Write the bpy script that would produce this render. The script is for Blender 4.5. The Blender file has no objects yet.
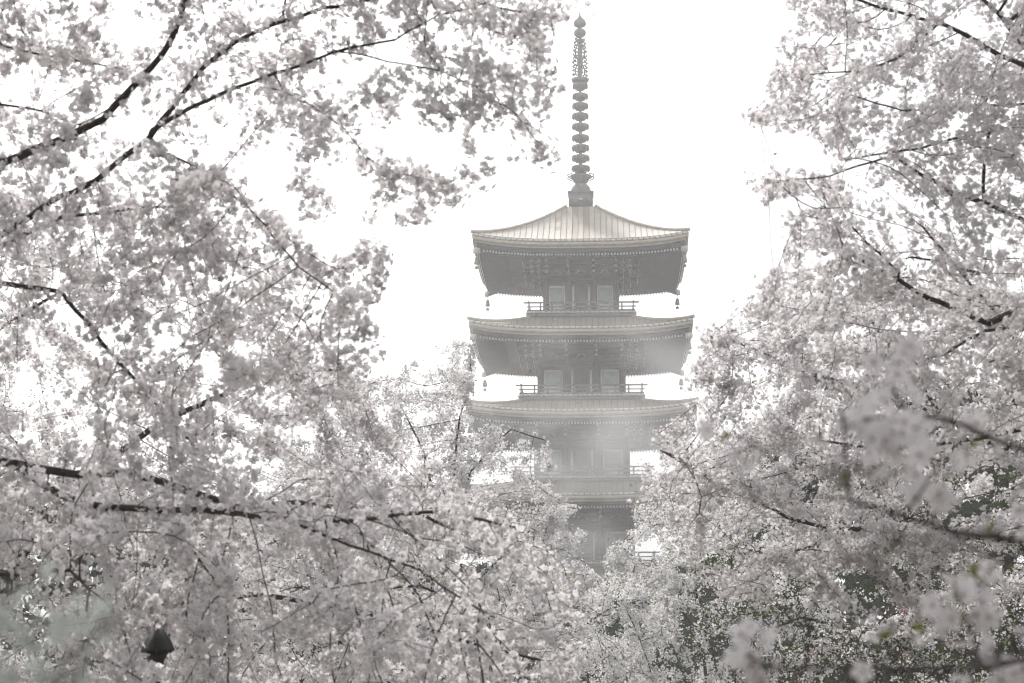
import bpy, math
import numpy as np
from mathutils import noise as mnoise, Vector
from mathutils.kdtree import KDTree

rng = np.random.default_rng(7)
PI = math.pi
scene = bpy.context.scene
COL = scene.collection

# ------------------------------------------------------------------ camera
W, H = 1024, 683
F = 2100.0                      # focal length in pixels (74 mm)
HORIZON = 740.0
PITCH = math.atan((HORIZON - H / 2) / F)
EYE = 1.6
cp, sp = math.cos(PITCH), math.sin(PITCH)

def at(px, py, Y):
    """world point that lies Y metres in front of the photographer at a pixel (arrays allowed)"""
    px, py, Y = np.asarray(px, float), np.asarray(py, float), np.asarray(Y, float)
    dx, dy = (px - W / 2) / F, (H / 2 - py) / F
    y, z = cp - dy * sp, sp + dy * cp
    s = Y / y
    return np.stack(np.broadcast_arrays(dx * s, Y, EYE + z * s), -1)

def zat(py, Y):
    return float(at(512, py, Y)[2])

def ground_z(x, y):
    t = np.clip((np.asarray(y, float) - 55) / 52, 0, 1)
    t2 = np.clip((210 - np.asarray(y, float)) / 50, 0, 1)
    return 4.6 * t * t * (3 - 2 * t) * (t2 * t2 * (3 - 2 * t2)) + 0.06 * np.sin(np.asarray(x) * .31) * np.sin(np.asarray(y) * .23)

cam = bpy.data.cameras.new('camera')
cam.sensor_width = 36
cam.lens = F / W * 36
cam.clip_start = 0.1
cam.clip_end = 3000
cam.dof.use_dof = True
cam.dof.focus_distance = 52
cam.dof.aperture_fstop = 7.6
co = bpy.data.objects.new('camera', cam)
co.location = (0, 0, EYE)
co.rotation_euler = (PI / 2 + PITCH, 0, 0)
COL.objects.link(co)
scene.camera = co

# ------------------------------------------------------------------ materials
def mat(name):
    m = bpy.data.materials.new(name)
    m.use_nodes = True
    nt = m.node_tree
    for n in list(nt.nodes):
        nt.nodes.remove(n)
    return m, nt, nt.nodes.new('ShaderNodeOutputMaterial')

def varied(nt, c1, c2, scale, detail=3.0, rough=.6, coord='Object', stretch=None):
    tc = nt.nodes.new('ShaderNodeTexCoord')
    nz = nt.nodes.new('ShaderNodeTexNoise')
    nz.inputs['Scale'].default_value = scale
    nz.inputs['Detail'].default_value = detail
    nz.inputs['Roughness'].default_value = rough
    if stretch:
        mp = nt.nodes.new('ShaderNodeMapping')
        mp.inputs['Scale'].default_value = stretch
        nt.links.new(tc.outputs[coord], mp.inputs[0])
        nt.links.new(mp.outputs[0], nz.inputs['Vector'])
    else:
        nt.links.new(tc.outputs[coord], nz.inputs['Vector'])
    rp = nt.nodes.new('ShaderNodeValToRGB')
    rp.color_ramp.elements[0].position = .32
    rp.color_ramp.elements[1].position = .68
    rp.color_ramp.elements[0].color = (*c1, 1)
    rp.color_ramp.elements[1].color = (*c2, 1)
    nt.links.new(nz.outputs[0], rp.inputs[0])
    return rp.outputs[0], nz

def solid(name, c1, c2, scale=4, rough=.7, metal=0, bump=0, stretch=None, spec=.5):
    m, nt, out = mat(name)
    b = nt.nodes.new('ShaderNodeBsdfPrincipled')
    c, nz = varied(nt, c1, c2, scale, stretch=stretch)
    nt.links.new(c, b.inputs['Base Color'])
    b.inputs['Roughness'].default_value = rough
    b.inputs['Metallic'].default_value = metal
    b.inputs['Specular IOR Level'].default_value = spec
    if bump:
        bp = nt.nodes.new('ShaderNodeBump')
        bp.inputs['Strength'].default_value = bump
        bp.inputs['Distance'].default_value = .02
        nt.links.new(nz.outputs[0], bp.inputs['Height'])
        nt.links.new(bp.outputs[0], b.inputs['Normal'])
    nt.links.new(b.outputs[0], out.inputs[0])
    return m

def leafy(name, c1, c2, trans=.45, scale=3.0):
    """thin petal or leaf: diffuse on both faces plus light coming through"""
    m, nt, out = mat(name)
    c, _ = varied(nt, c1, c2, scale, 4, .7)
    d = nt.nodes.new('ShaderNodeBsdfDiffuse')
    t = nt.nodes.new('ShaderNodeBsdfTranslucent')
    mx = nt.nodes.new('ShaderNodeMixShader')
    mx.inputs[0].default_value = trans
    nt.links.new(c, d.inputs[0]); nt.links.new(c, t.inputs[0])
    nt.links.new(d.outputs[0], mx.inputs[1]); nt.links.new(t.outputs[0], mx.inputs[2])
    nt.links.new(mx.outputs[0], out.inputs[0])
    return m

M = {}
M['petal'] = leafy('petal_white_pink', (.72, .692, .702), (.83, .812, .82), .52, 9)
M['petal_near'] = leafy('petal_near_white', (.82, .77, .785), (.90, .87, .88), .4, 30)
M['petal_pale'] = leafy('petal_white', (.70, .685, .69), (.81, .80, .80), .52, 5)
M['petal_pink'] = leafy('petal_pink', (.60, .36, .42), (.72, .50, .55), .4, 5)
M['calyx'] = leafy('blossom_calyx', (.34, .17, .16), (.42, .25, .20), .3, 20)
M['leaf_young'] = leafy('leaf_young', (.17, .19, .07), (.27, .26, .10), .45, 8)
M['leaf_pale'] = leafy('leaf_pale_green', (.55, .60, .54), (.68, .71, .67), .5, 6)
M['leaf_deep'] = leafy('leaf_deep_green', (.055, .07, .03), (.12, .135, .06), .35, 4)
M['leaf_dark'] = leafy('leaf_evergreen', (.035, .055, .03), (.075, .10, .05), .25, 1.2)
M['bark'] = solid('cherry_bark', (.045, .038, .035), (.12, .10, .092), 14, .9, bump=.8, stretch=(1, 1, .35))
M['wood'] = solid('pagoda_dark_wood', (.045, .042, .042), (.085, .078, .076), 2.2, .75, bump=.2)
M['wood_light'] = solid('pagoda_weathered_wood', (.16, .15, .14), (.25, .235, .22), 3, .75)
M['white'] = solid('white_paint', (.80, .79, .77), (.88, .87, .85), 3, .6)
M['grey_paint'] = solid('grey_white_paint', (.60, .60, .60), (.74, .74, .73), 3, .6)
M['pane'] = solid('teal_window_lattice', (.48, .58, .56), (.62, .70, .69), 3, .5)
M['gold'] = solid('gilded_copper_edge', (.48, .42, .33), (.62, .55, .45), 3, .5, metal=.15)
M['bronze'] = solid('finial_bronze', (.17, .175, .17), (.28, .28, .27), 3, .6, metal=.3)
M['stone'] = solid('granite', (.25, .24, .23), (.38, .37, .35), 1.5, .85, bump=.3)
M['lamp'] = solid('black_iron', (.012, .011, .011), (.03, .028, .027), 6, .7)

def roof_material():
    m, nt, out = mat('weathered_copper_sheet')
    b = nt.nodes.new('ShaderNodeBsdfPrincipled')
    at_ = nt.nodes.new('ShaderNodeAttribute'); at_.attribute_name = 'sheet'
    rp = nt.nodes.new('ShaderNodeValToRGB')
    e = rp.color_ramp.elements
    e[0].position = 0; e[0].color = (.44, .395, .32, 1)
    e[1].position = .82; e[1].color = (.52, .475, .40, 1)
    k = e.new(.86); k.color = (.38, .31, .245, 1)
    k = e.new(1.0); k.color = (.33, .265, .21, 1)
    nt.links.new(at_.outputs['Fac'], rp.inputs[0])
    c, _ = varied(nt, (.78, .78, .78), (1, 1, 1), .9, 5)
    mx = nt.nodes.new('ShaderNodeMix'); mx.data_type = 'RGBA'; mx.blend_type = 'MULTIPLY'
    mx.inputs['Factor'].default_value = .8
    nt.links.new(rp.outputs[0], mx.inputs['A']); nt.links.new(c, mx.inputs['B'])
    nt.links.new(mx.outputs['Result'], b.inputs['Base Color'])
    b.inputs['Roughness'].default_value = .6; b.inputs['Specular IOR Level'].default_value = .25
    nt.links.new(b.outputs[0], out.inputs[0])
    return m
M['roof'] = roof_material()

# ------------------------------------------------------------------ mesh helpers
def link_mesh(name, V, faces=None, loops=None, starts=None, counts=None, mats=(), midx=None, parent=None, smooth=False, attr=None):
    me = bpy.data.meshes.new(name)
    if faces is not None:
        counts = np.array([len(f) for f in faces], np.int32)
        loops = np.array([i for f in faces for i in f], np.int32)
    starts = np.concatenate([[0], np.cumsum(counts)[:-1]]).astype(np.int32)
    V = np.asarray(V, np.float32)
    me.vertices.add(len(V)); me.vertices.foreach_set('co', V.ravel())
    me.loops.add(len(loops)); me.loops.foreach_set('vertex_index', np.asarray(loops, np.int32))
    me.polygons.add(len(counts)); me.polygons.foreach_set('loop_start', starts)
    me.polygons.foreach_set('loop_total', np.asarray(counts, np.int32))
    for mt in mats:
        me.materials.append(mt)
    if midx is not None:
        me.polygons.foreach_set('material_index', np.asarray(midx, np.int32))
    if smooth:
        me.polygons.foreach_set('use_smooth', np.ones(len(counts), bool))
    me.update(calc_edges=True)
    if attr is not None:
        a = me.attributes.new('sheet', 'FLOAT', 'FACE')
        a.data.foreach_set('value', np.asarray(attr, np.float32))
    me.validate()
    o = bpy.data.objects.new(name, me)
    COL.objects.link(o)
    if parent is not None:
        o.parent = parent
    return o

def tag(o, label=None, cat=None, group=None, kind=None):
    if label: o['label'] = label
    if cat: o['category'] = cat
    if group: o['group'] = group
    if kind: o['kind'] = kind
    return o

def empty(name, loc, rz=0):
    o = bpy.data.objects.new(name, None)
    o.empty_display_size = .3
    o.location = loc; o.rotation_euler = (0, 0, rz)
    COL.objects.link(o)
    return o

class MB:
    """collects boxes, bars, lathes and grids for ONE mesh"""
    def __init__(s):
        s.v, s.f, s.m, s.a = [], [], [], []
    def add(s, verts, faces, mi=0, a=0.0):
        b = len(s.v)
        s.v.extend([tuple(map(float, p)) for p in verts])
        for f in faces:
            s.f.append([b + i for i in f]); s.m.append(mi); s.a.append(a)
    def box(s, c, h, rz=0.0, mi=0, pitch=0.0):
        """centre, half sizes, rotation about z, and tilt about the box's own x axis"""
        pts = []
        cz, sz = math.cos(rz), math.sin(rz)
        ct, st = math.cos(pitch), math.sin(pitch)
        for x in (-1, 1):
            for y in (-1, 1):
                for z in (-1, 1):
                    X, Y, Z = x * h[0], y * h[1], z * h[2]
                    Y, Z = Y * ct - Z * st, Y * st + Z * ct
                    pts.append((c[0] + X * cz - Y * sz, c[1] + X * sz + Y * cz, c[2] + Z))
        s.add(pts, [(0, 1, 3, 2), (4, 6, 7, 5), (0, 4, 5, 1), (2, 3, 7, 6), (0, 2, 6, 4), (1, 5, 7, 3)], mi)
    def beam(s, p, q, w, h, mi=0):
        p, q = np.array(p, float), np.array(q, float)
        d = q - p; d /= np.linalg.norm(d)
        x = np.cross(d, (0, 0, 1)); x /= np.linalg.norm(x)
        u = np.cross(x, d)
        pts = [e + a * x * w / 2 + b * u * h / 2 for e in (p, q) for a, b in ((-1, -1), (1, -1), (1, 1), (-1, 1))]
        s.add(pts, [(3, 2, 1, 0), (4, 5, 6, 7), (0, 1, 5, 4), (1, 2, 6, 5), (2, 3, 7, 6), (3, 0, 4, 7)], mi)
    def lathe(s, prof, c=(0, 0, 0), n=20, mi=0, sq=0.0):
        b = []
        for r, z in prof:
            for k in range(n):
                t = 2 * PI * k / n
                b.append((c[0] + r * math.cos(t), c[1] + r * math.sin(t), c[2] + z))
        f = []
        for i in range(len(prof) - 1):
            for k in range(n):
                k2 = (k + 1) % n
                f.append((i * n + k, i * n + k2, (i + 1) * n + k2, (i + 1) * n + k))
        f.append(tuple(range(n))[::-1]); f.append(tuple(range((len(prof) - 1) * n, len(prof) * n)))
        s.add(b, f, mi)
    def tube(s, pts, r, n=6, mi=0):
        pts = [np.array(p, float) for p in pts]
        if np.isscalar(r): r = [r] * len(pts)
        b = []
        for i, p in enumerate(pts):
            d = pts[min(i + 1, len(pts) - 1)] - pts[max(i - 1, 0)]
            d /= np.linalg.norm(d)
            a = np.cross(d, (0, 0, 1)) if abs(d[2]) < .9 else np.cross(d, (1, 0, 0))
            a /= np.linalg.norm(a); c = np.cross(d, a)
            for k in range(n):
                t = 2 * PI * k / n
                b.append(p + r[i] * (a * math.cos(t) + c * math.sin(t)))
        f = []
        for i in range(len(pts) - 1):
            for k in range(n):
                k2 = (k + 1) % n
                f.append((i * n + k, i * n + k2, (i + 1) * n + k2, (i + 1) * n + k))
        f.append(tuple(range(n))[::-1]); f.append(tuple(range((len(pts) - 1) * n, len(pts) * n)))
        s.add(b, f, mi)
    def build(s, name, mats, parent=None, smooth=False, attr=False, label=None):
        if not isinstance(mats, (list, tuple)): mats = [mats]
        o = link_mesh(name, s.v, s.f, mats=mats, midx=s.m, parent=parent, smooth=smooth, attr=s.a if attr else None)
        if label: o['label'] = label
        return o

# ------------------------------------------------------------------ ground
def build_ground():
    r = np.concatenate([np.linspace(0, 260, 66)[1:], [320, 420, 600]])
    n = 96
    th = np.linspace(0, 2 * PI, n, endpoint=False)
    R, T = np.meshgrid(r, th, indexing='ij')
    X, Y = (R * np.cos(T)).ravel(), (R * np.sin(T)).ravel() + 60
    V = np.column_stack([X, Y, ground_z(X, Y)])
    V = np.vstack([V, [[0, 60, float(ground_z(0, 60))]]])
    f = []
    for i in range(len(r) - 1):
        for k in range(n):
            k2 = (k + 1) % n
            f.append((i * n + k, (i + 1) * n + k, (i + 1) * n + k2, i * n + k2))
    c = len(V) - 1
    for k in range(n):
        f.append((c, k, (k + 1) % n))
    m = solid('park_ground', (.06, .07, .035), (.14, .115, .08), .5, .95, bump=.4)
    o = link_mesh('ground', V, f, mats=[m], smooth=True)
    tag(o, 'park ground of thin grass and bare soil under the trees', 'ground', kind='structure')
build_ground()

# ------------------------------------------------------------------ pagoda
PC_Y = 131.5
PC_X = float(at(581.5, 300, PC_Y)[0])
def build_pagoda():
    root = empty('pagoda', (PC_X, PC_Y, 0), math.radians(-2.4))
    tag(root, 'tall dark wooden pagoda with pale copper roofs and a slim ringed spire', 'pagoda')

    def rot(p, k):          # a point of the front side turned to side k
        x, y, z = p
        for _ in range(k):
            x, y = -y, x
        return (x, y, z)

    # storey data: eave half width, top half width, pixel rows of tile edge / rafter ends, body half width, balcony half width
    S = [
        dict(w=7.35, wt=3.4, y_tile=577, y_dot=592, b=3.35, bal=0, y_top=566),
        dict(w=7.15, wt=3.15, y_tile=492, y_dot=507, b=3.05, bal=4.45, y_top=480),
        dict(w=6.93, wt=2.9, y_tile=408, y_dot=423, b=2.80, bal=4.15, y_top=398),
        dict(w=6.76, wt=2.5, y_tile=325.5, y_dot=341, b=2.58, bal=3.83, y_top=315),
        dict(w=6.58, wt=.95, y_tile=238.6, y_dot=254.4, b=2.22, bal=3.36, y_top=206.5),
    ]
    for i, s in enumerate(S):
        s['ze'] = zat(s['y_tile'], PC_Y - s['w'])
        s['zd'] = zat(s['y_dot'], PC_Y - s['w'] + .35)
        s['H'] = (zat(s['y_top'], PC_Y - s['wt']) - s['ze']) if i == 4 else (zat(s['y_top'], PC_Y - S[i + 1]['bal']) + .18 - s['ze'])
    gz = float(ground_z(PC_X, PC_Y))
    # platform
    base_z = gz + 1.1
    p = MB()
    p.box((0, 0, gz + .35), (6.3, 6.3, .75)); p.box((0, 0, gz + .975 + .125), (6.42, 6.42, .125 - .001))
    for k in range(4):
        for j in range(4):
            c = rot((0, -6.3 - .35 * (j + .5), gz + .95 - .25 * (j + .5)), k)
            hx, hy = (1.3, .175) if k % 2 == 0 else (.175, 1.3)
            p.box((c[0], c[1], (c[2] + gz - .4) / 2), (hx, hy, (c[2] - gz + .4) / 2))
    p.build('stone_platform', M['stone'], root)
    base_z = gz + 1.225

    LIFT = .46
    for i, s in enumerate(S):
        w, wt, Hh, ze, zd, b = s['w'], s['wt'], s['H'], s['ze'], s['zd'], s['b']
        half = lambda t: w + (wt - w) * t
        def zroof(x, t):
            u = min(1, abs(x) / max(half(t), 1e-6))
            return ze + Hh * (.62 * t + .38 * t * t) + LIFT * (u ** 3.2) * (1 - t) ** 2.2
        def lift(x, hw=w):
            return LIFT * min(1.05, abs(x) / hw) ** 3.2
        # --- roof sheets: parallel copper strips from eave to hip
        rf = MB()
        ncol = max(8, int(round(2 * w / .36)))
        xs = np.linspace(-w, w, ncol + 1)
        NT = 7
        for k in range(4):
            for c in range(ncol):
                x0, x1 = xs[c], xs[c + 1]
                tm0 = min(1, (w - abs(x0)) / (w - wt)); tm1 = min(1, (w - abs(x1)) / (w - wt))
                strip = float(rng.random())
                if k == 0 and i == 4 and -.75 < (x0 + x1) / 2 < .95:
                    strip = .84 + .16 * strip if rng.random() < .7 else strip
                elif strip > .82: strip *= .8
                pts = []
                for q in range(NT + 1):
                    for x, tm in ((x0, tm0), (x1, tm1)):
                        t = tm * q / NT
                        pts.append(rot((x, -half(t), zroof(x, t)), k))
                fs = []
                for q in range(NT):
                    fs.append((2 * q, 2 * q + 1, 2 * q + 3, 2 * q + 2))
                for q, f_ in enumerate(fs):
                    rf.add([pts[j] for j in f_], [(0, 1, 2, 3)], 0, min(1, max(0, strip + rng.normal(0, .03))))
                # standing seam
                if 0 < c:
                    tm = tm0 * .985
                    prev = None
                    for q in range(5):
                        t = tm * q / 4
                        pt = np.array((x0, -half(t), zroof(x0, t) + .012))
                        if prev is not None:
                            a_, b_ = prev, pt
                            up = np.array((0, 0, .026 if i == 4 else .010)); sd = np.array((.014, 0, 0))
                            quad = [a_ - sd, b_ - sd, b_ - sd + up, a_ - sd + up, a_ + sd, b_ + sd, b_ + sd + up, a_ + sd + up]
                            rf.add([rot(tuple(v), k) for v in quad], [(3, 2, 1, 0), (4, 5, 6, 7), (3, 7, 6, 2)], 1, .1)
                        prev = pt
        roof = rf.build('roof', [M['roof'], M['wood_light']], root, attr=True)
        if i < 4:
            roof['label'] = 'grey copper roof with gilded eave edge'
        # --- eave edge: tile row, gilded fascia, pale board, dark board (follow the lifted eave)
        def ring_strip(mb, out, z0, z1, thick, mi, n=40, dz=0.0):
            for k in range(4):
                hw = w + out
                for c in range(n):
                    xa, xb = -hw + 2 * hw * c / n, -hw + 2 * hw * (c + 1) / n
                    la, lb = lift(xa, hw) + dz, lift(xb, hw) + dz
                    ya, yb = -hw, -hw
                    ins = thick
                    sa = (hw - ins) / hw
                    q = [(xa, ya, z0 + la), (xb, yb, z0 + lb), (xb, yb, z1 + lb), (xa, ya, z1 + la),
                         (xa * sa, ya * sa, z0 + la), (xb * sa, yb * sa, z0 + lb), (xb * sa, yb * sa, z1 + lb), (xa * sa, ya * sa, z1 + la)]
                    mb.add([rot(v, k) for v in q], [(0, 1, 2, 3), (5, 4, 7, 6), (3, 2, 6, 7), (1, 0, 4, 5)], mi)
        dzt = ze - zd                                    # from tile edge down to the rafter ends
        e = MB(); ring_strip(e, -.03, ze - .20, ze - .012, .5, 0)
        hw = w + .012
        nt_ = int(2 * w / .33)
        for k in range(4):                               # tile ends along the edge
            for c in range(nt_):
                x = -w + (c + .5) * 2 * w / nt_
                cpt = rot((x, -w - .005, ze - .11 + lift(x)), k)
                hx, hy = (.125, .05) if k % 2 == 0 else (.05, .125)
                e.box(cpt, (hx, hy, .062), mi=1)
        e.build('eave_tile', [M['gold'], M['white']], roof)
        g = MB(); ring_strip(g, .02, ze - .42, ze - .203, .6, 0); g.build('gilded_fascia', M['gold'], roof)
        g = MB(); ring_strip(g, -.12, ze - .55, ze - .423, .6, 0); g.build('pale_board', M['grey_paint'], roof)
        g = MB(); ring_strip(g, -.22, zd + .10, ze - .553, .6, 0); g.build('dark_board', M['wood'], roof)
        # --- soffit and rafters
        zs = lambda r, x, hw_=w: zd + .07 + .24 * (w - .4 - r) + lift(x, w) * max(0, min(1, (r - b) / (w - b))) ** 2
        so = MB()
        n = 24; m_ = 6
        for k in range(4):
            for c in range(n):
                for q in range(m_):
                    pts = []
                    for cc, qq in ((c, q), (c + 1, q), (c + 1, q + 1), (c, q + 1)):
                        r_ = (w - .3) + (b + .1 - (w - .3)) * qq / m_
                        x = (-1 + 2 * cc / n) * r_
                        pts.append(rot((x, -r_, zs(r_, x)), k))
                    so.add(pts, [(3, 2, 1, 0)])
        so.build('soffit', M['wood'], roof)
        nr = int(2 * w / .2)
        for k in range(4):
            ra = MB(); en = MB()
            for c in range(nr):
                x = -w + .38 + (c + .5) * (2 * w - .76) / nr
                r_o = w - .34
                r_i = max(b + .15, abs(x) + .05)
                if r_i > r_o - .1: continue
                # outer (flying) rafter
                r_m = max(r_i, w - 2.0)
                za, zb = zs(r_o, x) - .05, zs(r_m, x) - .05
                ra.beam(rot((x, -r_o, za), k), rot((x, -r_m, zb), k), .085, .095)
                if r_m > r_i + .1:
                    ra.beam(rot((x, -r_m + .05, zs(r_m, x) - .12), k), rot((x, -r_i, zs(r_i, x) - .12), k), .085, .095)
                c_ = rot((x, -r_o - .012, za), k)
                hx, hy = (.046, .014) if k % 2 == 0 else (.014, .046)
                en.box(c_, (hx, hy, .068))
            ra.build('rafter', M['wood'], roof); en.build('rafter_end', M['white'], roof)
        # --- hips on the roof, hip rafters below, bells at the corners
        for k in range(4):
            hp = MB()
            pts = []
            for q in range(9):
                t = q / 8
                pts.append(rot((half(t) * 1.004, -half(t) * 1.004, zroof(half(t), t) + .05), k))
            hp.tube(pts, [.10] * 9, 8)
            tip = np.array(pts[0]); d = tip - np.array(pts[1]); d /= np.linalg.norm(d)
            hp.tube([tip, tip + d * .06], [.13, .11], 8)
            hp.build('hip_ridge', M['gold'], roof)
        for k in range(4):
            hb = MB()
            r1 = w - .14
            zo = zs(r1, r1) - .16
            p0 = rot((r1, -r1, zo), k); p1 = rot((b + .2, -b - .2, zs(b + .2, 0) - .2), k)
            hb.beam(p0, p1, .24, .3, 0)
            d = np.array(p0) - np.array(p1); d /= np.linalg.norm(d)
            hb.beam(np.array(p0) - d * .30, np.array(p0) + d * .06, .27, .33, 1)
            hb.build('corner_beam', [M['wood'], M['grey_paint']], roof)
            bl = MB()
            bp = np.array(p0) - d * .12
            bl.tube([bp + (0, 0, -.16), bp + (0, 0, -.42)], .02, 5)
            bl.lathe([(.03, -.40), (.10, -.44), (.13, -.60), (.16, -.80), (.17, -.84), (.15, -.845)], tuple(bp), 10)
            bl.tube([bp + (0, 0, -.8), bp + (0, 0, -.98)], .015, 5)
            bl.box(tuple(bp + (0, 0, -1.06)), (.10, .012, .085))
            bl.build('wind_bell', M['bronze'], roof)

        # --- storey
        if i == 0:
            z0 = base_z
        else:
            z0 = zat(S[i - 1]['y_top'] - 1.0, PC_Y - s['bal']) + .16   # balcony floor
        ztop = zs(b, 0) - .05
        zbeam = zd - .30                                                # underside of bracket zone
        st = MB()
        st.box((0, 0, (z0 - .9 + ztop) / 2), (b, b, (ztop - z0 + .9) / 2))
        storey = st.build('storey', M['wood'], root)
        tb = MB()
        for k in range(4):
            c = rot((0, -b - .06, zbeam - .14), k)
            hx, hy = (b + .18, .07) if k % 2 == 0 else (.07, b + .04)
            tb.box(c, (hx, hy, .13))
            c = rot((0, -b - .075, zbeam - .36), k)
            tb.box(c, (hx - .02, hy, .07))
            c = rot((0, -b - .04, zbeam - .62), k)
            tb.box(c, (hx - .2, .03, .13) if k % 2 == 0 else (.03, b - .2, .13))
        tb.build('head_beam', M['wood'], storey)
        colx = [-b + .05, -b * .36, b * .36, b - .05]
        for k in range(4):
            for x in (colx[1], colx[2], colx[3]):
                pm = MB()
                c = rot((x, -b - .03, 0), k)
                pm.lathe([(.15, z0 - .02), (.15, zbeam - .02)], (c[0], c[1], 0), 12)
                pm.build('pillar', M['wood'], storey, smooth=False)
        # bracket clusters
        for k in range(4):
            for x in colx:
                br = MB()
                for tier in range(3):
                    out = .45 + .48 * tier
                    z = zbeam + .07 + .235 * tier
                    br.beam(rot((x, -b + .1, z), k), rot((x, -b - out, z), k), .16, .17, 0)
                    br.beam(rot((x, -b - out - .001, z), k), rot((x, -b - out - .03, z), k), .17, .18, 1)
                    br.box(rot((x, -b - out + .12, z + .125), k), (.13, .13, .055), 0, 0)
                br.build('bracket', [M['wood'], M['white']], storey)
            br = MB()
            for tier in range(3):
                out = .45 + .48 * tier; z = zbeam + .07 + .235 * tier
                br.beam(rot((-b - out, -b - out + .1, z + .13), k), rot((b + out, -b - out + .1, z + .13), k), .10, .12, 0)
                for sx in (-1, 1):
                    for e_ in (.42, .84):
                        x = sx * (b + e_)
                        br.beam(rot((x, -b - out + .15, z), k), rot((x, -b - out, z), k), .15, .16, 0)
                        br.beam(rot((x, -b - out - .001, z), k), rot((x, -b - out - .03, z), k), .15, .16, 1)
            br.build('bracket_arm', [M['wood'], M['white']], storey)
            # frog-leg struts between pillars
            for xm in (-b * .68, 0, b * .68):
                br = MB()
                prof = [(-.34, 0), (-.26, .1), (-.15, .22), (0, .30), (.15, .22), (.26, .1), (.34, 0), (.2, 0), (.1, .1), (0, .14), (-.1, .1), (-.2, 0)]
                fr = [rot((xm + a, -b - .13, zbeam + .02 + c_), k) for a, c_ in prof]
                bk = [rot((xm + a, -b - .05, zbeam + .02 + c_), k) for a, c_ in prof]
                nn = len(prof)
                quads = [(0, 1, 10, 11), (1, 2, 9, 10)[::1], (2, 3, 9), (3, 4, 9), (4, 5, 8, 9), (5, 6, 7, 8)]
                br.add(fr + bk, [tuple(q) for q in quads] + [(a, (a + 1) % nn, nn + (a + 1) % nn, nn + a) for a in range(nn)])
                br.build('frog_leg_strut', M['grey_paint'], storey)
        # windows and doors on each side
        zsill, zhead = z0 + .68, zbeam - .92
        if i == 0: zsill, zhead = z0 + 1.3, zbeam - .9
        for k in range(4):
            for sx in (-1, 1):
                xw = sx * (b * .68); ww = b * .20
                wf = MB()
                hx, hy = (ww + .06, .03) if k % 2 == 0 else (.03, ww + .06)
                wf.box(rot((xw, -b - .05, zhead + .05), k), (hx, hy, .07))
                wf.box(rot((xw, -b - .05, zsill - .05), k), (hx, hy, .06))
                for sj in (-1, 1):
                    jx, jy = (.03, .026) if k % 2 == 0 else (.026, .03)
                    wf.box(rot((xw + sj * (ww + .03), -b - .05, (z0 + zhead) / 2), k), (jx, jy, (zhead - z0) / 2))
                hx2, hy2 = (ww, .02) if k % 2 == 0 else (.02, ww)
                wf.box(rot((xw, -b - .03, (z0 + zsill - .12) / 2), k), (hx2, hy2, (zsill - .12 - z0) / 2))
                win = wf.build('window', M['white'], storey)
                pn = MB()
                pn.box(rot((xw, -b - .015, (zsill + zhead) / 2), k), (hx2, hy2, (zhead - zsill) / 2 - .012))
                for q in range(9):
                    x = xw - ww + ww * 2 * (q + .5) / 9
                    pn.box(rot((x, -b - .045, (zsill + zhead) / 2), k), (.022, .022, (zhead - zsill) / 2 - .012))
                pn.build('window_lattice', M['pane'], win)
            dr = MB()
            hx, hy = (b * .19, .025) if k % 2 == 0 else (.025, b * .19)
            dr.box(rot((0, -b - .03, (z0 + zhead) / 2), k), (hx, hy, (zhead - z0) / 2 + .1), mi=0)
            for sx in (-1, 1):
                hx, hy = (.065, .05) if k % 2 == 0 else (.05, .065)
                dr.box(rot((sx * b * .225, -b - .045, (z0 + zhead) / 2), k), (hx, hy, (zhead - z0) / 2 + .1), mi=1)
            dr.build('door', [M['wood'], M['white']], storey)
        # balcony
        if s['bal']:
            B = s['bal']
            bf = MB()
            bf.box((0, 0, z0 - .18), (B - .05, B - .05, .10), mi=0)
            bf.box((0, 0, z0 - .035), (B + .03, B + .03, .042), mi=1)
            for k in range(4):
                for c in range(int(2 * B / .3)):
                    x = -B + .15 + c * .3
                    hx, hy = (.07, .05) if k % 2 == 0 else (.05, .07)
                    bf.box(rot((x, -B - .045, z0 - .035), k), (hx, hy, .05), mi=2)
            bal = bf.build('balcony', [M['wood_light'], M['grey_paint'], M['white']], storey)
            rl = MB()
            for k in range(4):
                for zz, th, ex in ((.10, .05, .12), (.34, .035, .16), (.60, .045, .34)):
                    hx, hy = (B - .1 + ex, th) if k % 2 == 0 else (th, B - .1 + ex)
                    c = rot((0, -B + .1, z0 + zz + (.004 if k % 2 else 0)), k)
                    rl.box(c, (hx, hy, th))
                for c in range(9):
                    x = (B - .1) * (-1 + 2 * c / 9)
                    cpt = rot((x, -B + .1, z0 + .31), k)
                    rl.box(cpt, (.05, .05, .31 if c else .38), mi=0 if c else 1)
            rl.build('railing', [M['wood_light'], M['grey_paint']], bal)

    # --- finial
    zf = lambda y: zat(y, PC_Y)
    fb = MB()
    fb.box((0, 0, (zf(195) + zf(208)) / 2), (.77, .77, (zf(195) - zf(208)) / 2))
    fb.box((0, 0, zf(195) + .03), (.83, .83, .04))
    for k in range(4):
        fb.box(rot((0, -.785, zf(202)), k), (.14, .02, .06) if k % 2 == 0 else (.02, .14, .06), mi=1)
    fin = fb.build('finial', [M['bronze'], M['grey_paint']], root, label='bronze spire of nine rings on a square base')
    pl = MB(); pl.lathe([(.12, zf(196)), (.09, zf(80)), (.06, zf(30))], n=10); pl.build('spire_pole', M['bronze'], fin)
    bw = MB()
    h = zf(183) - zf(195)
    bw.lathe([(.66, zf(195) + .07), (.68, zf(192)), (.60, zf(188)), (.40, zf(184.5)), (.25, zf(183.5))], n=24)
    bw.build('inverted_bowl', M['bronze'], fin, smooth=True)
    lo = MB()
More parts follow.
